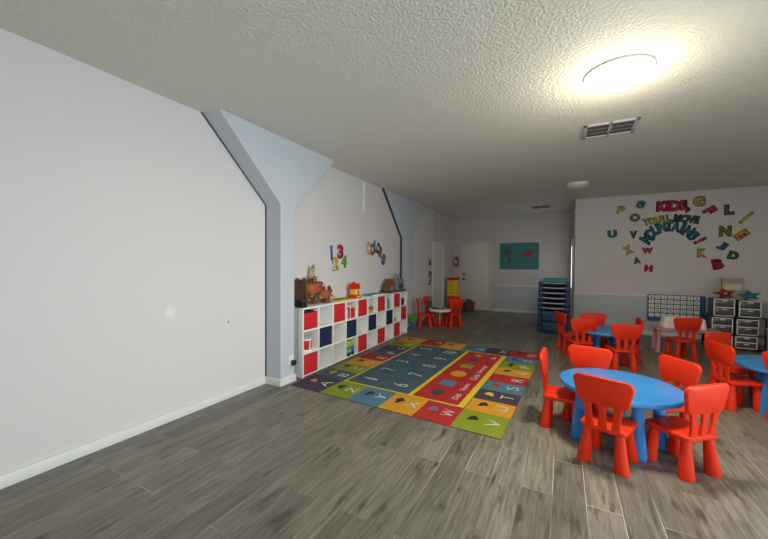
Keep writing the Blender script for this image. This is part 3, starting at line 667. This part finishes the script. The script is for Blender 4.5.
# thin hopscotch lines in the blue field
for k in range(1, 5): yy = iy0+.03+(iy1-iy0-.06)*k/5; quad(ix0+.03, yy-.003, dv-.025, yy+.003, 'mlblue', .0074)
xm = (ix0+.03+dv-.025)/2; quad(xm-.003, iy0+.03, xm+.003, iy1-.03, 'mlblue', .0074)
b.build('rug_field', None, rug, smooth=0)
ML = Vector((0, 1, 0)); MU = Vector((-1, 0, 0))
rnd = random.Random(7)
for (x, y, x1_, y1_, ch) in tiles:
    tw, tv = x1_-x, y1_-y
    text_obj('letter', ch, (x+tw*.72, y+tv*.58, 0), ML, MU, tv*(.10 if ch == 'I' else .36), tw*.30, 'mcream', rug, -.008, .0072, .0006)
    # small picture in the upper part of the tile: a rounded blob in a contrasting tone
    b = MB(); cxx, cyy = x+tw*.30, y+tv*.62
    mm = {'A': 'morange', 'B': 'morange', 'C': 'mpurple', 'W': 'mlblue', 'S': 'mred', 'Z': 'outline', 'Y': 'outline', 'T': 'myellow', 'R': 'mred'}.get(ch, 'outline')
    n = 14; ph = rnd.uniform(0, 6)
    pts = [((.045+.018*math.cos(3*a+ph))*math.cos(a)+cxx, (.062+.02*math.sin(2*a+ph))*math.sin(a)+cyy) for a in [2*PI*k/n for k in range(n)]]
    b.prism(pts, lambda u, v, d: Vector((u, v, d)), .0072, .0078); b.build('tile_picture', mm, rug, smooth=0)
for k in range(10):
    r, c = divmod(k, 5); yy = iy0+.03+(iy1-iy0-.06)*(c+.5)/5; x0_ = ix0+.03 if r == 0 else xm; wdt = (dv-.025-ix0-.03)/2
    text_obj('numeral', str(k+1), (x0_+wdt*.5, yy, 0), ML, MU, (.035 if k == 0 else .09) if k < 9 else .18, .2, 'mcream', rug, -.012, .0078, .0006)
shp = [('Oval', 'mpurple'), ('Square', 'mlblue'), ('Circle', 'morange'), ('Rectangle', 'mgreen'), ('Diamond', 'mpurple'), ('Star', 'morange')]
for i, (nm, mm) in enumerate(shp):
    cyy = [.72, 1.07, 1.49, 1.88, 2.23, 2.54][i]; cxx = -.86
    if nm == 'Oval': pts = [(.075*math.cos(a)+cxx, .10*math.sin(a)+cyy) for a in [2*PI*k/24 for k in range(24)]]
    elif nm == 'Square': pts = [(cxx-.095, cyy-.10), (cxx+.095, cyy-.10), (cxx+.095, cyy+.10), (cxx-.095, cyy+.10)]
    elif nm == 'Circle': pts = [(.105*math.cos(a)+cxx, .125*math.sin(a)+cyy) for a in [2*PI*k/28 for k in range(28)]]
    elif nm == 'Rectangle': pts = [(cxx-.085, cyy-.09), (cxx+.085, cyy-.09), (cxx+.085, cyy+.09), (cxx-.085, cyy+.09)]
    elif nm == 'Diamond': pts = [(.08*math.cos(a)+cxx, .09*math.sin(a)+cyy) for a in [2*PI*k/20 for k in range(20)]]
    else: pts = [((.08 if k % 2 == 0 else .04)*math.cos(2*PI*k/10)+cxx, (.09 if k % 2 == 0 else .045)*math.sin(2*PI*k/10)+cyy) for k in range(10)]
    b = MB(); b.prism(pts, lambda u, v, d: Vector((u, v, d)), .0072, .0079); b.build('shape_picture', mm, rug, smooth=0)
    if nm in ('Oval', 'Square', 'Circle', 'Rectangle', 'Star'): text_obj('shape_word', nm, (-.625, cyy-.02, 0), ML, MU, .055*len(nm)*.75, .075, 'mcream', rug, .0, .0075, .0005)

# ------------------------------------------------------------------ kids' chairs and tables
def make_chair():
    t = thing('kids_chair', (0, 0, 0), 0, 'x', 'chair', 'red plastic kids chairs')
    # seat
    b = MB(); out = rrect(.305, .315, .035, 6, wt=.325)
    rings = []
    for z, s_ in ((.262, .94), (.270, .99), (.285, 1.0), (.296, .985), (.300, .95)): rings.append([Vector((u*s_, v*s_, z)) for u, v in out])
    b.loft(rings); 
    b.build('seat', 'red', t)
    for sx, y0, y1 in ((-1, -.112, -.134), (1, -.112, -.134), (-1, .105, .13), (1, .105, .13)):
        b = MB(); n = 18; rings = []
        for z, r, f in ((0, .043, 1), (.004, .048, 1), (.012, .049, .97), (.10, .042, .62), (.20, .034, .25), (.264, .030, 0)):
            cx_ = sx*(.104+.020*f); cy_ = y0+(y1-y0)*f
            rings.append([Vector((cx_+r*math.cos(2*PI*k/n), cy_+r*math.sin(2*PI*k/n), z)) for k in range(n)])
        b.loft(rings); b.build('leg', 'red', t)
    # backrest: wide rounded panel on three slats, leaning back
    def lean(z): return -.142-.036*((z-.29)/.375)**1.1 if z > .29 else -.140
    b = MB(); out = rrect(.345, .21, .05, 7, wt=.395)
    R = lambda s_, d: [Vector((u*s_, lean(v*s_+.567)+d + .2*(u*s_)**2, v*s_+.567)) for u, v in out]
    b.loft([R(.93, -.016), R(.985, -.012), R(1, -.004), R(1, .006), R(.985, .012), R(.93, .015)])
    pn = b.build('backrest', 'red', t, smooth=50)
    for k in (-1, 0, 1):
        b = MB(); rings = []
        for i in range(7):
            z = .285+.20*i/6; cx_ = k*(.082+.022*i/6); hw = .033-.010*math.sin(PI*i/6)*.9; y = lean(z)+.2*cx_**2
            rings.append([Vector((cx_+u, y+v, z)) for u, v in rrect(hw*2, .022, .009, 3)])
        b.loft(rings); b.build('back_slat', 'red', t)
    return t
chairs = [
 ((.01, 3.575), -93, 'red kids chair at the left of the nearest blue table, seen side-on'),
 ((.205, 3.82), 165, 'red kids chair behind the nearest blue table facing the camera'),
 ((.322, 3.10), -20, 'red kids chair with its back to the camera in front of the nearest table'),
 ((.79, 3.26), 41, 'nearest red kids chair at the right front of the nearest table'),
 ((.775, 3.77), 122, 'red kids chair at the right rear of the nearest blue table'),
 ((1.645, 4.94), -71, 'red kids chair at the left of the right-hand blue table, facing right'),
 ((1.80, 5.47), -141, 'red kids chair behind the right-hand table, mostly hidden by the chair in front'),
 ((2.0, 4.70), -37, 'red kids chair cut off by the right edge of the photo'),
 ((.25, 6.20), 16, 'red kids chair showing its back at the left of the far table'),
 ((.50, 6.66), 191, 'red kids chair behind the far blue table facing the camera'),
 ((.75, 5.93), 17, 'red kids chair with its back to the camera in front of the far table'),
 ((.12, 6.72), -66, 'red kids chair standing side-on beside the blue cot stack'),
 ((.89, 6.47), 92, 'red kids chair at the far right side of the far blue table, mostly hidden'),
 ((1.72, 7.17), 16, 'red kids chair pulled up to the pink table'),
 ((-2.34, 8.02), 40, 'red kids chair at the right front of the small white table'),
 ((-2.52, 8.36), 165, 'red kids chair behind the small white table'),
 ((-2.93, 7.62), -62, 'red kids chair at the left front of the small white table'),
 ((-2.88, 8.10), -100, 'red kids chair at the left rear of the small white table'),
]
ch0 = make_chair()
for i, ((x, y), a, lab) in enumerate(chairs):
    if i == 0: place(ch0, (x, y, 0), math.radians(a)); ch0['label'] = lab
    else: dup(ch0, (x, y, 0), math.radians(a), lab)

def make_table(name, loc, lab, angs, r=.447, h=.48, mt='blue', lr=.30, grp='blue round kids tables', legr=(.052, .036)):
    t = thing(name, loc, 0, lab, 'table', grp)
    b = MB(); b.lathe([(r*.9, h-.045), (r*.975, h-.043), (r, h-.032), (r, h-.012), (r*.99, h-.003), (r*.96, h)], None, 64); b.build('tabletop', mt, t)
    for a in angs:
        a, q = a if isinstance(a, tuple) else (a, lr); a = math.radians(a); c_, s_ = math.cos(a), math.sin(a); b = MB(); n = 20; rings = []
        for z, rr, f in ((0, legr[0]*.9, 1), (.004, legr[0], 1), (.015, legr[0]*1.02, .97), (.2, legr[0]*.86, .6), (h-.044, legr[1], 0)):
            q_ = q-.03+.03*f; rings.append([Vector((q_*c_+rr*math.cos(2*PI*k/n), q_*s_+rr*math.sin(2*PI*k/n), z)) for k in range(n)])
        b.loft(rings); b.build('leg', mt, t)
    return t
make_table('kids_table', (.431, 3.51, 0), 'nearest round blue kids table, ringed by five red chairs', [(203, .33), 291, (358, .30), (80, .31)])
make_table('kids_table', (2.09, 5.0, 0), 'round blue kids table at the right edge of the photo', [212, 302, 32, 118])
make_table('kids_table', (.62, 6.40, 0), 'far round blue kids table in front of the partition wall', [225, 310, 60, 150], lr=.2)
# small white table in the far left corner
t = make_table('kids_table', (-2.62, 7.84, 0), 'small round white kids table in the far left corner', [], r=.27, h=.41, mt='white', grp=None)
b = MB(); b.cone((0, 0, .05), (0, 0, .37), .022, .022); b.build('pedestal', 'tan', t)
b = MB(); b.lathe([(.16, 0), (.16, .02), (.08, .04), (.03, .055)], None, 24); b.build('base', 'redfab', t)
t = thing('sorting_tray', (-2.66, 7.84, .411), .3, 'dark sorting tray of small coloured toys on the small white table', 'tray')
b = MB(); b.box(-.14, -.08, 0, .14, .08, .02, bev=.006); b.build('tray', 'black', t)
for i, (x, y, m_) in enumerate(((-.09, .02, 'brightblue'), (-.04, -.03, 'redfab'), (.02, .02, 'lime'), (.07, -.02, 'yellow'), (.1, .03, 'green'))):
    b = MB(); b.box(x-.018, y-.018, .02, x+.018, y+.018, .045, bev=.003); b.build('toy_block', m_, t)
# green and blue toy bin by the far end of the shelf
t = thing('toy_bin', (-3.07, 7.28, 0), 0, 'upright green and blue toy on the floor by the second column', 'toy')
b = MB(); b.box(-.06, -.07, 0, .06, .07, .13, bev=.01); b.build('lower_block', 'brightblue', t)
b = MB(); b.box(-.055, -.065, .131, .055, .065, .32, bev=.012); b.build('upper_block', 'green', t)
t = thing('plush_toy', (-2.97, 8.10, .301), 0, 'dark green plush toy on the seat of a corner chair', 'plush toy')
b = MB(); b.ball((0, 0, .09), .08, sc=(1, 1, 1.15)); b.build('body', 'dgreen', t); b = MB(); b.ball((0, 0, .235), .062); b.build('head', 'dgreen', t)
for s_ in (-1, 1): b = MB(); b.ball((0, s_*.05, .29), .024); b.build('ear', 'green', t)

# ------------------------------------------------------------------ pink table, white cushion, pocket chart
t = thing('activity_table', (1.87, 7.52, 0), 0, 'low pink rectangular kids table below the wall chart', 'table')
b = MB(); b.box(-.44, -.20, .385, .44, .22, .42, bev=.012); b.build('tabletop', 'pink', t)
for sx in (-1, 1):
    for sy in (-1, 1):
        b = MB(); b.cone((sx*.405, sy*.16+.01, .0), (sx*.39, sy*.15+.01, .385), .036, .028); b.build('leg', 'pink', t)
t = thing('paper_tray', (1.82, 7.52, .4215), math.radians(4), 'white rounded tray lying on the pink table', 'tray')
b = MB(); out = rrect(.60, .26, .07, 5); b.loft([[Vector((u*s_, v*s_, z)) for u, v in out] for z, s_ in ((0, .95), (.01, 1), (.165, .93), (.18, .89), (.18, .80), (.14, .77))]); b.build('tray_body', 'white', t)
b = MB(); b.box(-.20, -.07, .142, .18, .07, .152, bev=.004); b.build('paper', 'mcream', t)

t = thing('pocket_chart', (2.06, YP-.025, .62), 0, 'blue wall chart with rows of white number cards behind the pink table', 'wall chart')
b = MB(); b.box(-.46, -.012, -.30, .48, .004, .262, bev=.004); b.build('backing', 'dslate', t)
b = MB(); b.box(.415, -.014, -.30, .475, -.0125, .262); b.box(-.455, -.014, -.295, .41, -.0125, -.23); b.build('border', 'brightblue', t)
rnd = random.Random(2)
for r in range(5):
    for c in range(8):
        x0 = -.435+c*.105; z1 = .245-r*.095
        b = MB(); b.box(x0, -.017, z1-.075, x0+.088, -.0125, z1, bev=.001); card = b.build('card', 'white', t)
        k = r*8+c+1
        if k <= 31: text_obj('numeral', str(k), (x0+.044, -.0172, z1-.038), (1, 0, 0), (0, 0, 1), .03 if k < 10 else .045, .04, 'outline', card, .01, 0, .0005)

# ------------------------------------------------------------------ rack of plastic drawers
RX0, RX1, RYF = 2.395, 3.13, 8.22
t = thing('black_rack', (2.76, 8.40, 0), 0, 'low black shelf rack holding clear plastic drawer boxes by the right wall sticker', 'shelf')
b = MB()
for z in (.02, .262, .575): b.box(-.39, -.17, z, .36, .185, z+.016, bev=.003)
b.build('shelf_board', 'black', t)
b = MB(); b.box(-.385, .186, .0, .355, .2, .60, bev=.002); b.build('back_panel', 'black', t)
for x in (-.38, .0, .35):
    for y in (-.16, .19):
        b = MB(); b.box(x-.011, y-.011, 0, x+.011, y+.011, .575, bev=.002); b.build('post', 'black', t)
def make_drawers(hh):
    t = thing('drawer_box', (0, 0, 0), 0, 'x', 'drawers', 'clear plastic drawer boxes on the black rack')
    wd = .285
    b = MB()
    for (x0, z0, x1, z1) in ((-wd/2, 0, -wd/2+.018, hh), (wd/2-.018, 0, wd/2, hh), (-wd/2, 0, wd/2, .017), (-wd/2, hh-.017, wd/2, hh), (-wd/2, hh/2-.009, wd/2, hh/2+.009)): b.box(x0, -.14, z0, x1, -.125, z1, bev=.003)
    b.build('frame', 'white', t)
    b = MB()
    for (x0, z0, x1, z1) in ((-wd/2, 0, -wd/2+.01, hh), (wd/2-.01, 0, wd/2, hh), (-wd/2, 0, wd/2, .01), (-wd/2, hh-.01, wd/2, hh)): b.box(x0+.001*(x0<0 and x1<0), -.1245, z0, x1, .14, z1, bev=.002)
    b.box(-wd/2, .132, 0, wd/2, .14, hh); b.build('body_shell', 'dark', t)
    for k in range(2):
        z0 = .014+k*(hh/2-.002); b = MB(); b.box(-wd/2+.016, -.147, z0, wd/2-.016, .12, z0+hh/2-.026, bev=.006); d = b.build('drawer', 'clear', t)
        b = MB(); b.box(-.035, -.158, z0+hh/2-.05, .035, -.146, z0+hh/2-.036, bev=.003); b.build('handle', 'white', d)
    return t
dpos = [(2.565, .592, .31, 'top left clear drawer box on the rack, under the red star ornament'), (2.90, .592, .29, 'top right clear drawer box on the rack, under the teal star ornament'),
        (2.545, .279, .285, 'left clear drawer box in the middle level of the rack'), (2.875, .279, .275, 'right clear drawer box in the middle level of the rack'),
        (2.545, .037, .215, 'left clear drawer box at the bottom level of the rack'), (2.86, .037, .215, 'right clear drawer box at the bottom level of the rack')]
for (x, z, hh, lab) in dpos:
    d = make_drawers(hh); place(d, (x, 8.36, z)); d['label'] = lab
# ornaments on the top boxes
def star(name, loc, m_, m2, lab, rz):
    t = thing(name, loc, rz, lab, 'ornament')
    b = MB(); pts = [((.15 if k % 2 == 0 else .065)*math.cos(PI/2+PI*k/5+.2), (.10 if k % 2 == 0 else .05)*math.sin(PI/2+PI*k/5+.2)) for k in range(10)]
    mid = [Vector((u*1.0, .0, v+.085)) for u, v in pts]
    b.loft([[Vector((u*.4, -.03, v*.4+.085)) for u, v in pts], [Vector((u, -.012, v+.085)) for u, v in pts], [Vector((u, .012, v+.085)) for u, v in pts], [Vector((u*.4, .03, v*.4+.085)) for u, v in pts]]); b.build('star_body', m_, t)
    b = MB(); b.ball((0, -.028, .09), .022); b.build('centre_button', m2, t); t.scale = (1.15, 1, 1.0)
star('star_ornament', (2.60, 8.34, .907), 'crimsonf', 'tan', 'dark red star-shaped ornament on the top left drawer box', .15)
star('star_ornament', (2.93, 8.34, .887), 'tealf', 'dteal', 'teal star-shaped ornament on the top right drawer box', -.1)
t = thing('treasure_box', (2.75, 8.48, .904), 0, 'cream patterned box standing behind the two star ornaments', 'box')
b = MB(); b.box(-.15, -.04, 0, .14, .04, .31, bev=.006); b.build('box_body', 'tan', t)
b = MB(); b.box(-.155, -.045, .311, .145, .045, .36, bev=.008); b.build('lid', 'tan', t)
b = MB(); b.box(-.12, -.044, .16, .11, -.0405, .25); b.build('front_panel', 'mcream', t)
# storage jar on a beige tub by the right edge
t = thing('beige_tub', (3.19, 8.02, 0), 0, 'beige tub on the floor at the right end of the black rack', 'tub')
b = MB(); b.lathe([(.12, 0), (.14, .02), (.15, .40), (.155, .42)], None, 28); b.build('tub_body', 'tan', t); b = MB(); b.lathe([(.158, .421), (.16, .44), (.15, .455)], None, 28); b.build('lid', 'tan', t)
t = thing('water_jug', (3.19, 8.02, .456), 0, 'grey-blue translucent jug standing on the beige tub', 'jug')
b = MB(); b.lathe([(.10, 0), (.115, .02), (.115, .12), (.108, .14), (.115, .16), (.115, .28), (.07, .36), (.035, .40)], None, 28); b.build('jug_body', 'greyblue', t); b = MB(); b.lathe([(.038, .40), (.038, .43)], None, 20); b.build('cap', 'silver', t)

# ------------------------------------------------------------------ right wall: lettering and loose letters
RXv = (1, 0, 0)
YW = YP
def pw(txt, x, z, wd, h, m, lab, name='letter_sticker', grp=None, ang=0, off=.05, shear=0):
    t = thing(name, (x, YW, z), 0, lab, 'wall sticker', grp)
    text_obj('outline', txt, (0, 0, 0), RXv, UZ, wd*1.12, h*1.14, 'outline', t, off+.05, 0, .001, ang, shear)
    text_obj('colour_layer', txt, (0, 0, 0), RXv, UZ, wd, h, m, t, off, .0012, .001, ang, shear)
    return t
pw('KIDS,', 2.0, 2.715, .50, .25, 'dred', 'red KIDS lettering at the top of the partition wall', 'word_sticker', 'slogan words on the partition wall', -.02)
pw("YOU'LL", 1.73, 2.455, .44, .14, 'dyel', "yellow YOU'LL lettering under the word KIDS", 'word_sticker', 'slogan words on the partition wall', .17)
pw('MOVE', 2.22, 2.455, .37, .15, 'dgreen', 'dark green MOVE lettering under the word KIDS', 'word_sticker', 'slogan words on the partition wall', -.17)
arch = thing('word_sticker', (1.96, YW-.0005, 1.90), 0, 'teal arched MOUNTAINS lettering under the other slogan words', 'wall sticker', 'slogan words on the partition wall')
wtx = 'MOUNTAINS!'; a0, a1 = math.radians(157), math.radians(28)
for i, ch in enumerate(wtx):
    a = a0+(a1-a0)*i/(len(wtx)-2); r = .425 if ch != '!' else .50
    wch = .06 if ch in 'I!' else (.15 if ch == 'M' else .125)
    O = (r*math.cos(a)*.98, 0, r*math.sin(a)); mm = 'dteal' if i < 5 else ('dblue' if ch != '!' else 'dred')
    text_obj('letter_outline', ch, O, RXv, UZ, wch*1.2, .235, 'outline', arch, .1, 0, .001, (a-PI/2)*.75)
    text_obj('letter', ch, O, RXv, UZ, wch, .20, mm, arch, .06, .0012, .001, (a-PI/2)*.75)
loose = [('P', 1.107, 2.70, .13, .17, 'dyel', 'yellow', -.25), ('S', 1.46, 2.80, .14, .16, 'dteal', 'teal', -.35), ('O', 1.36, 2.53, .17, .16, 'dolive', 'olive green', 0), ('U', .955, 2.19, .16, .15, 'dteal', 'teal', .1), ('V', 1.34, 2.16, .13, .15, 'dgreen', 'green', 0),
         ('X', 1.25, 1.83, .15, .16, 'dyel', 'yellow', .5), ('A', 1.41, 1.60, .12, .13, 'dgreen', 'green', .2), ('W', 1.59, 1.81, .18, .12, 'dred', 'red', 0), ('H', 1.615, 1.43, .13, .13, 'dred', 'red', -.1), ('G', 2.41, 2.80, .18, .19, 'dyel', 'yellow', 0),
         ('F', 2.58, 2.60, .12, .19, 'dred', 'crimson', -1.0), ('L', 2.865, 2.60, .14, .18, 'dslate', 'slate', 0), ('I', 3.11, 2.43, .05, .24, 'dyel', 'yellow', -.75), ('N', 2.815, 2.18, .17, .19, 'dolive', 'olive green', 0), ('E', 3.05, 2.10, .12, .2, 'dorange', 'orange', -.9),
         ('J', 2.775, 1.89, .13, .15, 'dblue', 'dark blue', -.6), ('D', 2.94, 1.70, .15, .15, 'dgreen', 'green', -.3), ('B', 2.715, 1.53, .16, .19, 'dred', 'red', .2), ('K', 2.475, 1.755, .14, .16, 'dyel', 'yellow', 0)]
for (ch, x, z, wd, h, m_, cn, a) in loose:
    pw(ch, x, z, wd, h, m_, f'{cn} letter {ch} sticker on the partition wall', 'letter_sticker', 'loose letter stickers on the partition wall', a)
